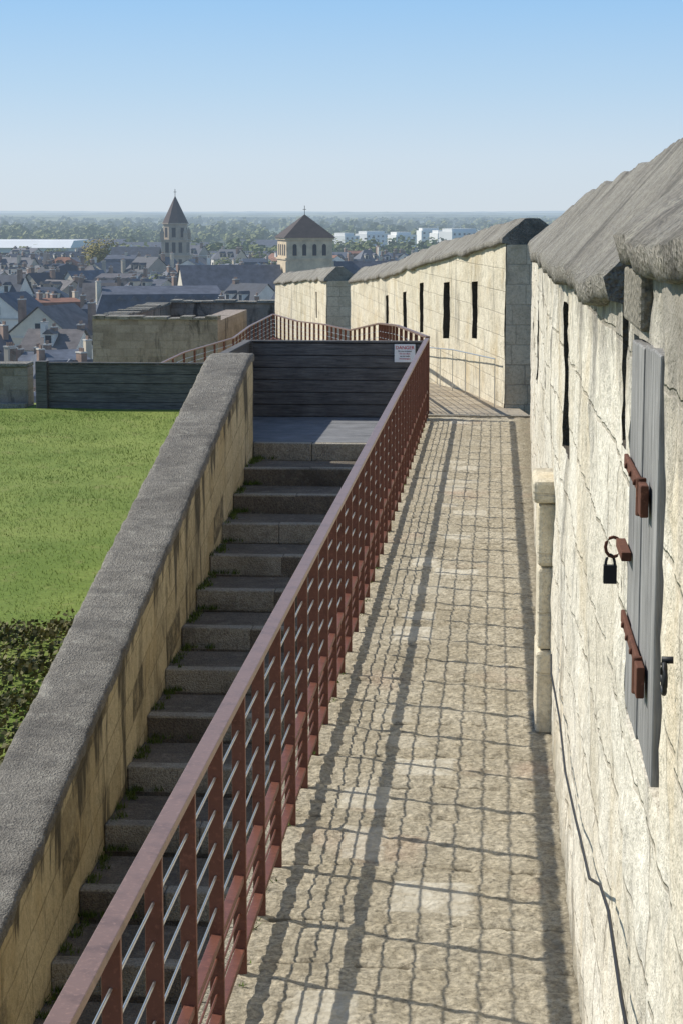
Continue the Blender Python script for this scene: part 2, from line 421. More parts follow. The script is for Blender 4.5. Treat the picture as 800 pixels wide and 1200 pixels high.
gridmesh('parapet_face',V,len(ys),k+1,[m_par],parent=PW,smooth=False,flip=False)
b=MB(); b.hexa([(-3.72,5,parz(5)-2.6),(-3.23,5,parz(5)-2.6),(-3.23,26.38,-1.4),(-3.72,26.38,-1.4),(-3.72,5,parz(5)-.08),(-3.23,5,parz(5)-.08),(-3.23,26.38,1.12),(-3.72,26.38,1.12)])
b.box(-3.72,-3.21,26.385,26.4,-1,1.12)
b.obj('parapet_core',[m_par],PW)
V=[];ys=lines(5,26.42,.06); prof_=[(-3.75,-.10),(-3.755,-.02),(-3.73,0)]+[(-3.73+.53*i/8,.004) for i in range(1,8)]+[(-3.20,0),(-3.178,-.02),(-3.18,-.10)]
for y in ys:
    for x,dz in prof_: V.append((x+.018*N3(y*5,x*3,1)+.006*N3(y*15,x*9),y,parz(y)+dz+.014*N3(x*5,y*5,2)+.008*N3(x*17,y*17)))
gridmesh('parapet_top',V,len(ys),len(prof_),[m_partop],parent=PW,flip=True)

TW=empty('timber_screen')
b=MB()
for i in range(6):
    z0=.01+i*.185; b.box(-3.66,-1.06,29.82+U(-.006,.006),29.87,z0,z0+.176)
    b.box(-3.70,-3.655,26.45,29.8,z0,z0+.176)
b.box(-3.66,-1.06,29.877,29.9,-.3,1.12); b.box(-3.73,-3.703,26.45,29.8,-.6,1.12)
b.obj('boards',[m_plank],TW,bevel=.008)
b=MB(); b.box(-3.76,-3.6,29.79,29.93,-.6,1.122); b.box(-1.13,-1.03,29.79,29.81,-.05,1.1); b.box(-3.77,-3.64,26.41,26.447,-.3,1.122)
b.box(-3.78,-1.02,29.80,29.93,1.125,1.155); b.box(-3.74,-3.62,26.43,29.79,1.125,1.16)
b.obj('posts_and_cap',[m_plank],TW,bevel=.008)
SG=empty('warning_sign')
b=MB(); b.box(-1.48,-1.17,29.785,29.795,.84,1.11,0); b.obj('plate',[simple('white_enamel',(.85,.85,.83),.4,0,.05)],SG,bevel=.002)
m_red=simple('red_lettering',(.6,.03,.03),.5,0,.05); m_blk=simple('dark_lettering',(.05,.05,.05),.5,0,.05)
def text(body,x,z,size,mat,name):
    c=bpy.data.curves.new(name,'FONT'); c.body=body; c.size=size; c.align_x='CENTER'; c.extrude=.001; c.materials.append(mat)
    o=bpy.data.objects.new(name,c); col.objects.link(o); o.location=(x,29.782,z); o.rotation_euler=(math.pi/2,0,0); o.parent=SG
text('DANGER',-1.325,1.035,.07,m_red,'title')
for i,tx in enumerate(('Ne pas escalader','Do not climb','on the walls','Accompagner')): text(tx,-1.325,.995-i*.037,.030,m_red if i%2 else m_blk,'line_%d'%i)

# ---------------------------------------------------------------- railing
def rail_run(b,pts,top=1.2,spacing=.67):
    for (x0,y0,z0),(x1,y1,z1) in zip(pts,pts[1:]):
        L=math.hypot(x1-x0,y1-y0); ux,uy=(x1-x0)/L,(y1-y0)/L; px_,py_=-uy,ux
        def bar(h0,h1,w,mi):
            q=[(x0+px_*w,y0+py_*w),(x0-px_*w,y0-py_*w),(x1-px_*w,y1-py_*w),(x1+px_*w,y1+py_*w)]
            zs=[z0,z0,z1,z1]
            b.hexa([(a[0],a[1],z+h0) for a,z in zip(q,zs)]+[(a[0],a[1],z+h1) for a,z in zip(q,zs)],mi)
        bar(top-.03,top,.032,1); bar(.390,.42,.020,0); bar(.085,.110,.020,0)
        for h in (.52,.645,.77,.895,1.02): b.tube([(x0,y0,z0+h),(x1,y1,z1+h)],.0055,6,2)
        for h in (.185,.255,.325): b.tube([(x0,y0,z0+h),(x1,y1,z1+h)],.0055,6,0)
        n=max(1,round(L/spacing))
        for i in range(n+1):
            t=i/n; x=x0+ux*L*t; y=y0+uy*L*t; z=z0+(z1-z0)*t
            w=.027; h=.011
            q=[(x+px_*w-ux*h,y+py_*w-uy*h),(x-px_*w-ux*h,y-py_*w-uy*h),(x-px_*w+ux*h,y-py_*w+uy*h),(x+px_*w+ux*h,y+py_*w+uy*h)]
            b.hexa([(a[0],a[1],z-.2) for a in q]+[(a[0],a[1],z+top-.031) for a in q],0)
b=MB(); rail_run(b,[(-1.0,2.35,0),(-1.0,29.82,0)])
b.obj('metal_railing',[m_rail,m_hand,m_cable],bevel=.003)
b=MB(); rail_run(b,[(-1.0,30.25,-.0),(-1.75,36,-.15),(-2.4,42,-.45),(-3.45,48,-.95),(-4.6,54,-1.15),(-5.9,60,-1.4),(-7.3,66,-1.5),(-7.35,60,-1.55),(-7.2,55,-1.6),(-7.8,50,-1.65),(-8.3,46,-1.9)],spacing=1.0)
b.obj('metal_railing',[m_rail,m_hand,m_cable])

m_path=stone('far_paving','XY',c1=(.30,.24,.17),c2=(.42,.36,.27),bw=.4,rh=.3,stain=.2,bump=.5)
b=MB()
Lp=[(-1.12,30.12,-.01),(-1.85,36,-.15),(-2.5,42,-.45),(-3.55,48,-.95),(-4.7,54,-1.15),(-6,60,-1.4),(-7.4,66,-1.5),(-8,72,-1.6)]
Rp=[(.6,30.12,-.01),(.0,36,-.15),(-.9,42,-.45),(-2.0,48,-.85),(-3.0,54,-1.15),(-4.0,60,-1.4),(-4.6,66,-1.5),(-5,72,-1.6)]
for a,c,d,e in zip(Lp,Lp[1:],Rp[1:],Rp):
    b.quad(a,e,d,c); b.quad((a[0],a[1],-14),a,c,(c[0],c[1],-14))
b.obj('far_walkway',[m_path])
b=MB(); b.hexa([(-8.6,45,-14),(-5.9,45,-14),(-6.1,72,-14),(-9,72,-14),(-8.6,45,-1.75),(-3.6,46,-1.75),(-6.1,72,-1.62),(-9,72,-1.62)]); b.obj('terrace_block',[m_far])

def far_wall(name,pts,tops,slits,endw,cap=.42):
    E=empty(name); path=[]; t=0
    for i,p in enumerate(pts):
        if i: t+=math.dist(p[:2],pts[i-1][:2])
        path.append((t,p[0],p[1]))
    ztf=lambda q: lerp([(path[i][0],tops[i]) for i in range(len(pts))],q)
    zbf=lambda q: lerp([(path[i][0],pts[i][2]-.3) for i in range(len(pts))],q)
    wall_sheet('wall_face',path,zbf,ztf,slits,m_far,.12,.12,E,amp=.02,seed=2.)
    def pf(q):
        e=ztf(q); return [(.05,e-.03),(-.07,e-.02),(-.07,e+.06),(.32,e+cap),(.55,e+cap+.01),(1.0,e+.1),(1.0,e-.3)]
    coping('coping',path,pf,m_cope,.15,E,amp=.07,seed=6.)
    b=MB()
    x,y,z=pts[0]; b.box(x+.012,x+endw,y+.01,y+.35,-12,tops[0]-.02,0)
    for i in range(len(pts)-1):
        a,c=pts[i],pts[i+1]
        b.hexa([(a[0]+.85,a[1]+.36,-13),(a[0]+1.0,a[1]+.36,-13),(c[0]+1.0,c[1],-13),(c[0]+.85,c[1],-13),(a[0]+.85,a[1]+.36,tops[i]-.05),(a[0]+1.0,a[1]+.36,tops[i]-.05),(c[0]+1.0,c[1],tops[i+1]-.05),(c[0]+.85,c[1],tops[i+1]-.05)])
    b.obj('wall_end',[m_farend],E)
    return E
far_wall('curtain_wall',[(.17,32,0),(-.55,36.5,-.15),(-1.36,41,-.4),(-2.7,50,-.9),(-4.3,60,-1.4)],[2.57,2.32,2.03,1.45,.97],
   [(2.95,3.6,.86,1.85,.7),(6.3,7.0,.65,1.72,.7),(9.9,10.6,.55,1.58,.7),(13.3,14.0,.45,1.25,.7),(17.6,18.2,.3,1.0,.7)],1.1)
far_wall('curtain_wall',[(-5.45,65,-1.5),(-6.6,72,-1.6),(-9.2,84,-1.9)],[.85,.6,0.05],[(4,4.6,-.6,.3,.6)],1.0)
b=MB()
hp=[(.02,32.2,0),(-.75,36.5,-.15),(-1.55,41,-.4),(-2.2,45,-.6)]
for h in (.72,): b.tube([(x,y,z+h) for x,y,z in hp],.011,6)
for (x0,y0,z0),(x1,y1,z1) in zip(hp,hp[1:]):
    for i in range(3):
        t=i/3; b.tube([(x0+(x1-x0)*t,y0+(y1-y0)*t,z0+(z1-z0)*t-.1),(x0+(x1-x0)*t,y0+(y1-y0)*t,z0+(z1-z0)*t+.72)],.009,6)
b.obj('wall_handrail',[m_cable])

# bastion
B=MB()
B.box(-15.2,-10.4,75,75.9,-22,-1.0); B.box(-15.2,-14.3,75.9,88,-22,-1.03); B.box(-11.3,-10.4,75.9,84,-22,-1.05)
B.box(-14.3,-8.0,88,89,-22,-.95); B.box(-14.3,-11.3,75.9,88,-22,-3.2)
for i in range(10):
    x=-15.2+i*.48; B.box(x+.01,x+.47,74.93,75.95,-.998,-.95+U(0,.10),1)
for i in range(13):
    x=-14.3+i*.48; B.box(x+.01,x+.47,87.9,89.05,-.948,-.90+U(0,.10),1)
for i in range(25):
    y=76+i*.48; B.box(-15.25,-14.25,y+.01,y+.47,-1.028,-.97+U(0,.08),1)
B.obj('ruined_bastion',[m_bast,m_cope])

# ---------------------------------------------------------------- lawn
def lz(x,y):
    z=lerp([(5,-3.6),(13,-2.6),(20,-1.75),(26,-1.35),(40,-.95)],y)+.05*N3(x*.5,y*.5)
    if y>41.5: z-=(y-41.5)*.8
    if x<-45: z-=(-45-x)*.6
    if y<0: z+=y*.5
    return max(z,-22.3)
def mk_lawn():
    m=M('grass'); big=m.noise(.5,6,.65)
    c=m.mix(m.ramp(big,[(.35,0),(.65,1)]),(.13,.19,.03),(.22,.27,.06))
    c=m.mix(.6,c,m.ramp(m.noise(18,5,.7),[(.3,.6),(.6,1.1)]),'MULTIPLY')
    c=m.mix(m.ramp(m.noise(2.2,6,.7),[(.56,0),(.75,.6)]),c,(.26,.23,.09))
    m.base(c); m.bump(m.noise(30,4),.5,.03); return m.m
xs=lines(-80,-20,2)+lines(-20,-3.74,.4)[1:]; ys=lines(-25,5,2)+lines(5,42,.5)[1:]+lines(42,80,2)[1:]
gridmesh('lawn',[(x,y,lz(x,y)) for x in xs for y in ys],len(xs),len(ys),[mk_lawn()],flip=True)
m_blade=foliage('grass_blades',(.11,.18,.025),(.30,.34,.09))
b=MB()
for _ in range(90000):
    y=U(19,39.8); x=-3.8-(R()**.8)*11
    if x<-.35*y-1: continue
    z=lz(x,y); h=U(.02,.045)*(1+.6*N3(x,y)); a=U(0,6.28); w=.006; l=U(-.03,.03)
    dx,dy=math.cos(a)*w,math.sin(a)*w
    b.tri((x-dx,y-dy,z-.01),(x+dx,y+dy,z-.01),(x+l,y+U(-.03,.03),z+h),0,min(1,max(0,.5+.9*N3(x*.7,y*.4)+.4*N3(x*4,y*3)+U(-.3,.3))))
b.obj('grass',[m_blade],tint=True)
m_ivy=foliage('ivy_leaves',(.035,.042,.018),(.27,.24,.11))
b=MB()
for _ in range(34000):
    y=U(12.5,22.6); x=U(-8.5,-3.78)
    edge=22.0+.7*N3(x*1.1,0)+.4*N3(x*3,4)-(abs(x+4)*.1)
    if y>edge+U(-.5,.3): continue
    z=lz(x,y)+min(1,(edge-y+.4)*.8)*(.16+.22*N3(x*1.6,y*1.6)+.12*N3(x*5,y*5))+U(-.08,.06)
    s=U(.016,.038); a=Vector((U(-1,.6),U(-.7,1),U(-.1,1))).normalized(); q=a.orthogonal().normalized(); r_=a.cross(q); p=Vector((x,y,z))
    b.quad(tuple(p-q*s),tuple(p-r_*s*.8),tuple(p+q*s*1.2),tuple(p+r_*s*.8),0,min(1,max(0,U(0,.9)+.5*N3(x*3,y*3,z*3))))
b.obj('ivy_bank',[m_ivy],tint=True)
m_weed=foliage('weeds',(.05,.08,.015),(.15,.20,.045))
b=MB()
def tuft(x,y,z,n,r,h):
    for _ in range(n):
        a=U(0,6.28); q=U(0,r); px_,py_=x+math.cos(a)*q,y+math.sin(a)*q; w=U(.003,.007); an=U(0,6.28); hh=U(.3,1)*h
        b.tri((px_-math.cos(an)*w,py_-math.sin(an)*w,z),(px_+math.cos(an)*w,py_+math.sin(an)*w,z),(px_+U(-.03,.03),py_+U(-.03,.03),z+hh),0,R())
for n in range(1,20):
    yf=26.4-T*n; z=-Rr*n
    for _ in range(9): tuft(-3.17+abs(random.gauss(0,.04)),U(yf,yf+T),z-.01,22,.06,.07)
    for _ in range(4): tuft(-3.15+abs(random.gauss(0,.12)),yf+T+U(-.04,.0),z-.01,22,.06,.07)
for _ in range(90): tuft(U(-1.03,-.98),U(5,29),.0,6,.03,.025)
b.obj('weeds',[m_weed],tint=True)

b=MB()
for i in range(5):
    z0=-1.0+i*.195; b.box(-9.1,-5.2,40.3+U(-.005,.005),40.36,z0,z0+.186)
b.box(-9.1,-5.2,40.368,40.38,-1.1,-.03)
b.box(-9.35,-9.12,40.2,40.45,-1.1,.03,1); b.box(-9.1,-5.2,40.27,40.39,-.02,.01,1)
b.obj('timber_fence',[m_plank,m_plank],bevel=.01)
b=MB(); b.box(-30,-9.6,40.6,41.1,-1.5,-.12,0); b.box(-30,-9.6,40.55,41.15,-.118,-.04,1); b.box(-30,-9.6,40.3,40.5,-1.2,-.85,1)
b.obj('low_stone_wall',[m_bast,m_cope],bevel=.02)

# ---------------------------------------------------------------- plain
def mk_plain():
    m=M('plain'); v=m.n('ShaderNodeTexVoronoi',{'Vector':m.vec((1,.3,0)),'Scale':.003}).outputs['Color']
    f=m.n('ShaderNodeSeparateXYZ',{0:v}).outputs[0]
    c=m.ramp(f,[(0,(.05,.09,.03)),(.35,(.12,.15,.05)),(.6,(.28,.26,.15)),(1,(.08,.13,.05))])
    c=m.mix(m.ramp(m.noise(.006,7,.75,vec=m.vec((1,.35,1))),[(.45,0),(.52,1)]),c,(.03,.045,.02))
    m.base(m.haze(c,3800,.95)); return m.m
b=MB(); b.quad((-40000,-3000,-22),(40000,-3000,-22),(40000,60000,-22),(-40000,60000,-22)); b.obj('ground',[mk_plain()])

# ---------------------------------------------------------------- town
HZ=3200
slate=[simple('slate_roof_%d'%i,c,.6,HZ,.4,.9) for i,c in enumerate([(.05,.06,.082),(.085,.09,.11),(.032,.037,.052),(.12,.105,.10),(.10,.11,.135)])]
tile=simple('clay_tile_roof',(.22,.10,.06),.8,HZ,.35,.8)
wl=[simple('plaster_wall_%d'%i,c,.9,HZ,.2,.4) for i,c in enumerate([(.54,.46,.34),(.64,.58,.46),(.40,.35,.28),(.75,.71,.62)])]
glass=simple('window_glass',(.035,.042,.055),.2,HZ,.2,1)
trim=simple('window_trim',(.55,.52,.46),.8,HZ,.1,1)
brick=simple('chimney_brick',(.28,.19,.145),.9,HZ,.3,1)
def house(name,x,y,w,l,he,rh,rot,kind,wm,rm,zg=-22.5):
    b=MB(); a,c=w/2,l/2; z0=zg; ze=zg+he; zr=ze+rh; o=.25
    b.box(-a,a,-c,c,z0,ze,0)
    b.box(-a-.12,a+.12,-c-.12,c+.12,ze+.003,ze+.22,3)
    ze+=.225
    A,C=a+o,c+o
    if kind=='gable':
        b.quad((-A,-C,ze),(A,-C,ze),(A,0,zr),(-A,0,zr),1); b.quad((A,C,ze),(-A,C,ze),(-A,0,zr),(A,0,zr),1)
        b.tri((-a,-c,ze),(-a,0,zr-.15),(-a,c,ze),0); b.tri((a,c,ze),(a,0,zr-.15),(a,-c,ze),0)
    elif kind=='gabley':
        b.quad((-A,C,ze),(-A,-C,ze),(0,-C,zr),(0,C,zr),1); b.quad((A,-C,ze),(A,C,ze),(0,C,zr),(0,-C,zr),1)
        b.tri((-a,-c,ze),(a,-c,ze),(0,-c,zr-.15),0); b.tri((a,c,ze),(-a,c,ze),(0,c,zr-.15),0)
        if rh>2.5: b.box(-.45,.45,-c-.05,-c-.003,ze+.4,ze+1.5,2)
    elif kind=='hip':
        k=max(0,A-C*.8)
        b.quad((-A,-C,ze),(A,-C,ze),(k,0,zr),(-k,0,zr),1); b.quad((A,C,ze),(-A,C,ze),(-k,0,zr),(k,0,zr),1)
        b.tri((-A,C,ze),(-A,-C,ze),(-k,0,zr),1); b.tri((A,-C,ze),(A,C,ze),(k,0,zr),1)
    else:
        zm=ze+rh*.68; i=.9
        p=[(-A,-C),(A,-C),(A,C),(-A,C)]; q=[(-A+i,-C+i),(A-i,-C+i),(A-i,C-i),(-A+i,C-i)]
        for k in range(4):
            k2=(k+1)%4; b.quad((*p[k],ze),(*p[k2],ze),(*q[k2],zm),(*q[k],zm),1)
        b.quad((*q[0],zm),(*q[1],zm),(a-i,0,zr),(-a+i,0,zr),1); b.quad((*q[2],zm),(*q[3],zm),(-a+i,0,zr),(a-i,0,zr),1)
        b.tri((*q[3],zm),(*q[0],zm),(-a+i,0,zr),1); b.tri((*q[1],zm),(*q[2],zm),(a-i,0,zr),1)
    nw=max(2,int(w/2.1)); nl=max(2,int(l/2.5)); fl=max(2,int(he/3))
    for f in range(fl):
        z=zg+he-2.45-f*2.95
        if f>2: break
        for i in range(nw):
            xx=-a+(i+.5)*w/nw; b.box(xx-.6,xx+.6,-c-.06,-c-.003,z-.12,z+1.75,3); b.box(xx-.45,xx+.45,-c-.09,-c-.063,z,z+1.6,2)
        for i in range(nl):
            yy=-c+(i+.5)*l/nl
            for sg in (-1,1):
                e0,e1=sorted((sg*(a+.003),sg*(a+.06))); b.box(e0,e1,yy-.6,yy+.6,z-.1,z+1.7,3)
                e0,e1=sorted((sg*(a+.063),sg*(a+.09))); b.box(e0,e1,yy-.45,yy+.45,z,z+1.55,2)
    if kind in('gable','mansard','hip') and rh>2.2:
        for i in range(max(1,nw-1)):
            xx=-a*.75+(i+.5)*(w*.75)/max(1,nw-1); yb=-C+.75
            b.box(xx-.5,xx+.5,yb,yb+1.9,ze+.3,ze+1.7,0); b.box(xx-.33,xx+.33,yb-.04,yb-.003,ze+.6,ze+1.55,2)
            b.hexa([(xx-.65,yb-.2,ze+1.703),(xx+.65,yb-.2,ze+1.703),(xx+.65,yb+2.1,ze+1.703),(xx-.65,yb+2.1,ze+1.703),(xx-.05,yb-.2,ze+2.2),(xx+.05,yb-.2,ze+2.2),(xx+.05,yb+2.1,ze+2.2),(xx-.05,yb+2.1,ze+2.2)],1)
    for k in range(random.choice((1,2,2,3))):
        cx=random.choice((-a+.4,a-.4,U(-a*.4,a*.4))); cy=U(-c*.35,c*.35); ch=zr+U(.1,1.0); cm=random.choice((4,4,0))
        b.box(cx-.28,cx+.28,cy-.5,cy+.5,ze,ch,cm); b.box(cx-.33,cx+.33,cy-.55,cy+.55,ch+.003,ch+.12,3)
        for j in (-.3,0,.3): b.tube([(cx,cy+j,ch+.12),(cx,cy+j,ch+.45)],.1,5,4)
    b.obj(name,[wm,rm,glass,trim,brick,tile],loc=(x,y,0),rot=rot)
towers=[(-90,564,14),(-33.2,351,11),(-104,572,16),(-46,352,10),(-50,262,15)]
house('mansard_townhouse',-44,262,17,10,12.2,3.6,.25,'mansard',wl[1],slate[1])
house('hipped_roof_house',-33,246,9,9,10.5,3.4,.1,'hip',wl[1],slate[0])
s=118.
while s<640:
    x=-.29*s+U(0,8)
    while x<-.045*s+6:
        w=U(5.5,10.5); yy=s+U(-4,4)
        if s<160 and x>-.12*s: x+=w; continue
        if R()>.05 and not any(abs(x+w/2-t[0])<t[2]*.8 and abs(yy-t[1])<t[2] for t in towers):
            h=U(7.0,11.4)
            if s>300: h+=1.0*N3(x*.02,yy*.02)
            if s<200: h=min(h,9.5)
            kind=random.choice(('gable','gable','gabley','gabley','hip','mansard'))
            rm=tile if R()<.07 else random.choice(slate)
            nm={'gable':'gabled_townhouse','gabley':'gabled_townhouse','hip':'hipped_roof_house','mansard':'mansard_townhouse'}[kind]
            house(nm,x+w/2,yy,w*.97,U(6.5,9),h,U(2.0,3.8),U(-.7,.7),kind,random.choice(wl),rm)
        x+=w+U(-.3,2.0)
    s+=U(9.5,13)*(1+s/900)

CH=empty('church_with_spire',(-90,564,0))
m_ch=simple('church_stone',(.40,.33,.25),.9,HZ,.25,.3); m_void=simple('opening_void',(.03,.032,.04),.8,HZ,.1,1)
b=MB(); b.box(-4,4,-4,4,-23,-9.5,0); b.box(-4.3,4.3,-4.3,4.3,-9.497,-9.1,0)
b.box(-3.5,3.5,-3.5,3.5,-9.097,-5.2,0); b.box(-3.8,3.8,-3.8,3.8,-5.197,-4.9,0)
def octa(b,r,z0,z1,r2,mi,off=math.pi/8):
    P=[(r*math.cos(off+k*math.pi/4),r*math.sin(off+k*math.pi/4),z0) for k in range(8)]
    Q=[(r2*math.cos(off+k*math.pi/4),r2*math.sin(off+k*math.pi/4),z1) for k in range(8)]
    for k in range(8): b.quad(P[k],P[(k+1)%8],Q[(k+1)%8],Q[k],mi)
    i=len(b.v); b.v+=Q; b.f.append(tuple(range(i,i+8))); b.mi.append(mi); b.t.append(0)
octa(b,3.5,-4.9,-.6,3.5,0); octa(b,3.9,-.6,-.3,3.9,0); octa(b,3.75,-.3,7.2,.08,1)
for sx in(-1,1):
    for sy in(-1,1):
        b.box(sx*3.3-.5,sx*3.3+.5,sy*3.3-.5,sy*3.3+.5,-4.897,-3.2,0)
        cx,cy=sx*3.3,sy*3.3
        for p,q in (((-.6,-.6),(.6,-.6)),((.6,-.6),(.6,.6)),((.6,.6),(-.6,.6)),((-.6,.6),(-.6,-.6))): b.tri((cx+p[0],cy+p[1],-3.2),(cx+q[0],cy+q[1],-3.2),(cx,cy,-1.4),0)
for i in (-1.9,0,1.9):
    for face in range(3):
        for (z0,z1,R0,w_) in ((-8.6,-5.7,3.5,.5),(-14,-10.4,4.0,.45)):
            if face==0: b.box(i-w_,i+w_,-R0-.05,-R0-.003,z0,z1,2)
            if face==1: b.box(-R0-.05,-R0-.003,i-w_,i+w_,z0,z1,2)
            if face==2: b.box(R0+.003,R0+.05,i-w_,i+w_,z0,z1,2)
for k in range(8):
    an=k*math.pi/4; r=3.5*math.cos(math.pi/8)+.03; cx,cy=r*math.cos(an),r*math.sin(an); tx,ty=-math.sin(an)*.55,math.cos(an)*.55
    b.quad((cx-tx,cy-ty,-4.3),(cx+tx,cy+ty,-4.3),(cx+tx,cy+ty,-1.6),(cx-tx,cy-ty,-1.6),2)
b.tube([(0,0,7.1),(0,0,9.2)],.08,6,3); b.box(-.4,.4,-.05,.05,8.3,8.42,3)
b.obj('tower',[m_ch,simple('spire_stone',(.085,.06,.055),.8,HZ,.2,1),m_void,m_black],CH)
b=MB(); b.box(-18,-4.4,-5,5,-23,-12,0); b.quad((-18.3,-5.4,-12),(-4.4,-5.4,-12),(-4.4,0,-7),(-18.3,0,-7),1); b.quad((-4.4,5.4,-12),(-18.3,5.4,-12),(-18.3,0,-7),(-4.4,0,-7),1)
b.tri((-18,-5,-12),(-18,0,-7.1),(-18,5,-12),0)
for i in range(4): b.box(-16.5+i*3.2,-15.2+i*3.2,-5.06,-5.003,-17,-13,2)
b.obj('nave',[m_ch,slate[0],m_void],CH)
LT=empty('lantern_tower',(-33.2,351,0))
b=MB(); b.box(-4.1,4.1,-4.1,4.1,-23,-5.3,0); b.box(-4.3,4.3,-4.3,4.3,-5.297,-5.0,0); b.box(-4.05,4.05,-4.05,4.05,-4.997,-1.9,0); b.box(-4.35,4.35,-4.35,4.35,-1.897,-1.55,0)
for k,(p,q) in enumerate((((-4.6,-4.6),(4.6,-4.6)),((4.6,-4.6),(4.6,4.6)),((4.6,4.6),(-4.6,4.6)),((-4.6,4.6),(-4.6,-4.6)))): b.tri((*p,-1.54),(*q,-1.54),(0,0,2.5),1)
for i in (-2.6,-.9,.9,2.6):
    b.box(i-.35,i+.35,-4.1,-4.053,-4.6,-2.9,2); b.tube([(i,-4.1,-2.95),(i,-4.053,-2.95)],.35,10,2)
    b.box(-4.1,-4.053,i-.35,i+.35,-4.6,-2.7,2); b.box(4.053,4.1,i-.35,i+.35,-4.6,-2.7,2)
for i in (-2.6,2.6):
    b.box(i-.3,i+.3,-4.16,-4.103,-9.5,-7.3,2); b.box(i*1.55-.25,i*1.55+.25,-4.35,-4.103,-23,-5.6,0)
b.tube([(0,0,2.4),(0,0,4.0)],.05,6,3); b.box(-.3,.3,-.04,.04,3.3,3.38,3)
b.obj('tower',[simple('lantern_stone',(.62,.50,.34),.9,HZ,.25,.7),simple('lantern_roof',(.07,.052,.045),.8,HZ,.25,1),m_void,m_black],LT)
LT.rotation_euler=(0,0,.3)
b=MB(); b.box(-22,-4.4,-4.2,4.2,-23,-10.5,0); b.quad((-22.2,-4.6,-10.5),(-4.4,-4.6,-10.5),(-4.4,0,-6.2),(-22.2,0,-6.2),1); b.quad((-4.4,4.6,-10.5),(-22.2,4.6,-10.5),(-22.2,0,-6.2),(-4.4,0,-6.2),1); b.tri((-22,-4.2,-10.5),(-22,0,-6.3),(-22,4.2,-10.5),0)
b.box(4.4,22,-4.2,4.2,-23,-9.5,0); b.quad((4.4,-4.6,-9.5),(22,-4.6,-9.5),(22,0,-5.7),(4.4,0,-5.7),1)
b.obj('nave',[wl[1],slate[1]],LT)

m_white=simple('white_render',(.82,.80,.75),.8,5000,.08,.1)
def block(x,y,w,h,l=12):
    b=MB(); b.box(-w/2,w/2,0,l,-22.5,-22+h,0); b.box(-w/2+1,w/2-3,1.5,l-2,-22+h+.003,-22+h+1.6,0)
    n=int(w/3.2)
    for f in range(int(h/3)):
        z=-22+h-2.2-f*3
        for i in range(n):
            xx=-w/2+(i+.5)*w/n; b.box(xx-.7,xx+.7,-.06,-.003,z,z+1.2,1)
    b.obj('apartment_block',[m_white,glass],loc=(x,y,0),rot=U(.3,.9))
for k,y,w,h in ((-.071,1150,11,11),(-.058,1250,18,11),(-.044,1150,13,11.5),(-.031,1300,15,12.5),(-.022,1200,17,12),(-.014,1150,22,13.5),(-.085,1250,14,9.5),(.0,1300,14,11)): block(k*y,y,w,h)
b=MB(); b.box(-45,18,0,30,-22.5,-10.2,0); b.hexa([(-46,-1,-10.2),(19,-1,-10.2),(19,31,-10.2),(-46,31,-10.2),(-46,4,-7.6),(19,4,-7.6),(19,28,-7.6),(-46,28,-7.6)],1)
b.box(-44,17,-.1,-.01,-15,-12,2)
b.obj('exhibition_hall',[simple('hall_wall',(.6,.6,.57),.8,4000,.1,.1),simple('hall_roof',(.8,.8,.77),.6,4000,.06,.1),glass],loc=(-172,720,0),rot=-.05)
for x,y,w in ((-150,900,40),(-215,1000,60),(-110,980,30),(-90,700,26)):
    b=MB(); b.box(-w/2,w/2,0,15,-22.5,-14,0); b.hexa([(-w/2-.5,-.5,-14),(w/2+.5,-.5,-14),(w/2+.5,15.5,-14),(-w/2-.5,15.5,-14),(-w/2-.5,7,-11),(w/2+.5,7,-11),(w/2+.5,8,-11),(-w/2-.5,8,-11)],1); b.obj('warehouse',[wl[3],slate[1]],loc=(x,y,0))

# ---------------------------------------------------------------- trees
def tree_into(b,x,y,z,h,w,leafs,ls,tb=0.):
    b.tube([(x,y,z),(x+.1,y,z+h*.3),(x+.2,y,z+h*.6)],[h*.035,h*.026,h*.012],5,1)
    cl=[(x+U(-.32,.32)*w,y+U(-.3,.3)*w,z+h*U(.35,.85),w*U(.2,.36)) for _ in range(7)]
    for c in cl[:4]: b.tube([(x+.1,y,z+h*.3),(c[0],c[1],c[2])],[h*.016,h*.006],4,1)
    for _ in range(leafs):
        c=random.choice(cl); d=Vector((random.gauss(0,1),random.gauss(0,1),random.gauss(0,1))).normalized(); rr=c[3]*(R()**.33)*U(.85,1.15)
        p=Vector(c[:3])+Vector((d.x*rr,d.y*rr,d.z*rr*.85)); n_=(d+Vector((U(-.7,.3),U(-.5,.5),U(.1,1.2)))).normalized(); q=n_.orthogonal().normalized(); r_=n_.cross(q); s_=ls*U(.6,1.3)
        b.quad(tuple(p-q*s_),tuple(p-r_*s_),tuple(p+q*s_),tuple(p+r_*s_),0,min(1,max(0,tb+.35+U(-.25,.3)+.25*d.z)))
bark=simple('bark',(.08,.06,.045),.9,HZ,.3,1)
fol_mid=foliage('autumn_foliage',(.05,.09,.025),(.23,.23,.07),3200)
fol_yel=foliage('yellow_foliage',(.13,.12,.03),(.38,.30,.08),4000)
for (x,y,h,w) in ((-117,585,18.5,13),(-70,540,14.5,10),(-60,545,14,11),(-131,600,15,10),(-76,620,15,12),(-52,470,14,9),(-20,420,15,10),(-66,400,13,9),(-60,330,12.5,8),(-85,430,13.5,9),(-96,480,14,10),(-40,300,12,8),(-55,230,11,7)):
    b=MB(); tree_into(b,x,y,-22.4,h,w,2600,.34,.0); b.obj('autumn_tree',[fol_yel if x==-117 else fol_mid,bark],tint=True)
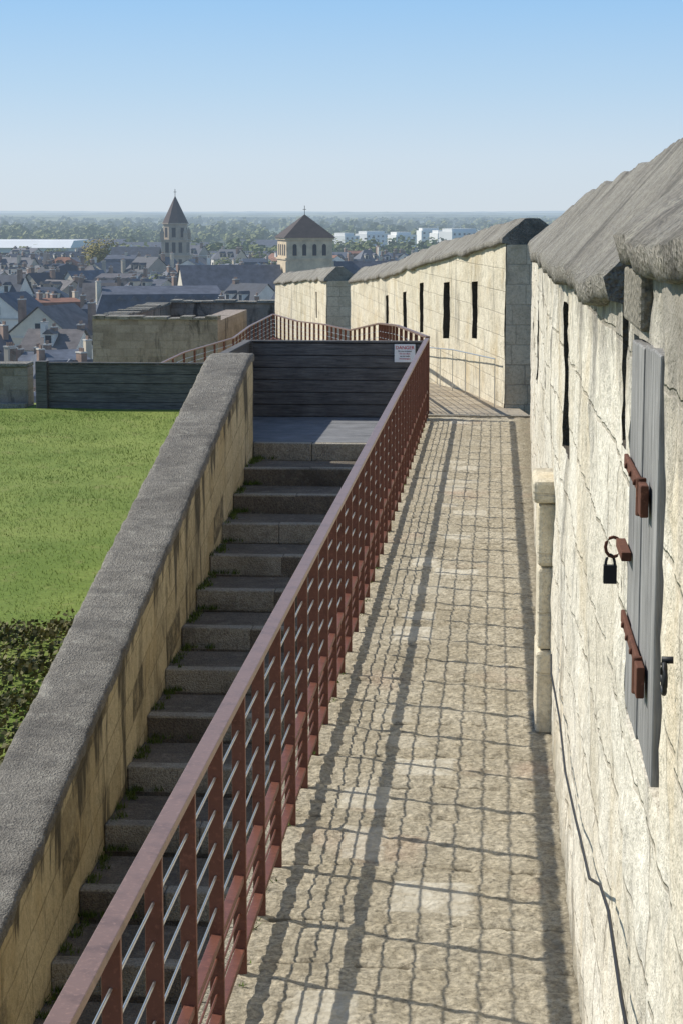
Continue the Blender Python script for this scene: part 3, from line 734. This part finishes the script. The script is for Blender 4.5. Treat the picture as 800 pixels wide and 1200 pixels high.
def belt(name,y0,y1,n,k0,k1,h0,h1,leafs,ls,mat):
    b=MB()
    for _ in range(n):
        y=U(y0,y1); x=y*U(k0,k1); h=U(h0,h1)*(1+.3*N3(x*.01,y*.01)); tree_into(b,x,y,-22.3,h,h*U(.9,1.4),leafs,ls,.7*N3(x*.015,y*.015)+U(-.2,.2))
    b.obj(name,[mat,bark],tint=True)
belt('distant_trees',640,780,160,-.30,.08,8,13,120,.8,fol_mid)
belt('distant_trees',820,1100,250,-.32,.10,8,13,70,1.2,fol_mid)
belt('distant_trees',1320,1700,330,-.32,.12,8,13,45,1.7,fol_mid)
belt('distant_trees',1750,2600,420,-.34,.14,8,14,28,2.6,fol_mid)
belt('distant_trees',2700,4500,600,-.36,.16,8,14,14,4.2,fol_mid)
def ridge(y,h,seed):
    n=200; V=[]
    for i in range(n):
        x=-.5*y+y*.8*i/(n-1); z=-22+h*(.7+.3*N3(i*.04,seed))+h*.12*N3(i*.6,seed+3)
        V+=[(x,y-h*12,-22.5),(x,y,z),(x,y+h*15,-22.5)]
    m=M('hill_woodland'); c=m.mix(m.ramp(m.noise(.004,7,.75,vec=m.vec((1,.4,1))),[(.42,0),(.56,1)]),(.025,.05,.015),(.20,.22,.10))
    m.base(m.haze(c,4900,.93))
    gridmesh('low_hills',V,n,3,[m.m],flip=True)
ridge(5200,12,1.); ridge(7000,16,3.); ridge(9500,23,5.); ridge(14000,31,9.)

# ---------------------------------------------------------------- light
SUNEL=41; SD=Vector((-1,.36,0)).normalized()
w=bpy.data.worlds.new('World'); sc.world=w; w.use_nodes=True; nt=w.node_tree
bg=nt.nodes['Background']; sky=nt.nodes.new('ShaderNodeTexSky'); sky.sky_type='NISHITA'; sky.sun_disc=False
sky.sun_elevation=math.radians(SUNEL); sky.sun_rotation=math.atan2(SD.x,SD.y)%(2*math.pi)
sky.altitude=50; sky.air_density=1.0; sky.dust_density=.6; sky.ozone_density=2.0
tc=nt.nodes.new('ShaderNodeTexCoord'); sp=nt.nodes.new('ShaderNodeSeparateXYZ'); nt.links.new(tc.outputs['Generated'],sp.inputs[0])
rp=nt.nodes.new('ShaderNodeValToRGB'); nt.links.new(sp.outputs['Z'],rp.inputs[0])
stops=[(0.0,(.62,.71,.80)),(.025,(.58,.70,.83)),(.06,(.44,.63,.84)),(.10,(.31,.55,.85)),(.18,(.20,.45,.80)),(.45,(.12,.30,.66))]
e=rp.color_ramp.elements
while len(e)<len(stops): e.new(.5)
for i,(p_,c_) in enumerate(stops): e[i].position=p_; e[i].color=(*c_,1)
sca=nt.nodes.new('ShaderNodeVectorMath'); sca.operation='SCALE'; nt.links.new(rp.outputs[0],sca.inputs[0]); sca.inputs['Scale'].default_value=8.8
mx=nt.nodes.new('ShaderNodeMix'); mx.data_type='RGBA'
fr=nt.nodes.new('ShaderNodeMapRange'); nt.links.new(sp.outputs['Z'],fr.inputs[0]); fr.inputs[1].default_value=.2; fr.inputs[2].default_value=.6; fr.inputs[3].default_value=.88; fr.inputs[4].default_value=.3
nt.links.new(fr.outputs[0],mx.inputs[0]); nt.links.new(sky.outputs[0],mx.inputs[6]); nt.links.new(sca.outputs[0],mx.inputs[7])
nt.links.new(mx.outputs[2],bg.inputs[0]); bg.inputs[1].default_value=.12
L=bpy.data.lights.new('sun','SUN'); L.energy=5.0; L.angle=math.radians(.5); L.color=(1,.95,.86)
lo=bpy.data.objects.new('sun',L); col.objects.link(lo)
d=-(SD*math.cos(math.radians(SUNEL))+Vector((0,0,math.sin(math.radians(SUNEL)))))
lo.rotation_euler=d.to_track_quat('-Z','Y').to_euler()
c=bpy.data.cameras.new('camera'); co=bpy.data.objects.new('camera',c); col.objects.link(co)
co.location=(0,0,3.08); co.rotation_euler=(math.radians(90-8.6),0,math.radians(4.36))
c.sensor_fit='VERTICAL'; c.sensor_height=36; c.lens=70; c.clip_end=90000; c.clip_start=.1
sc.camera=co
sc.view_settings.view_transform='Standard'; sc.view_settings.look='None'; sc.view_settings.exposure=0
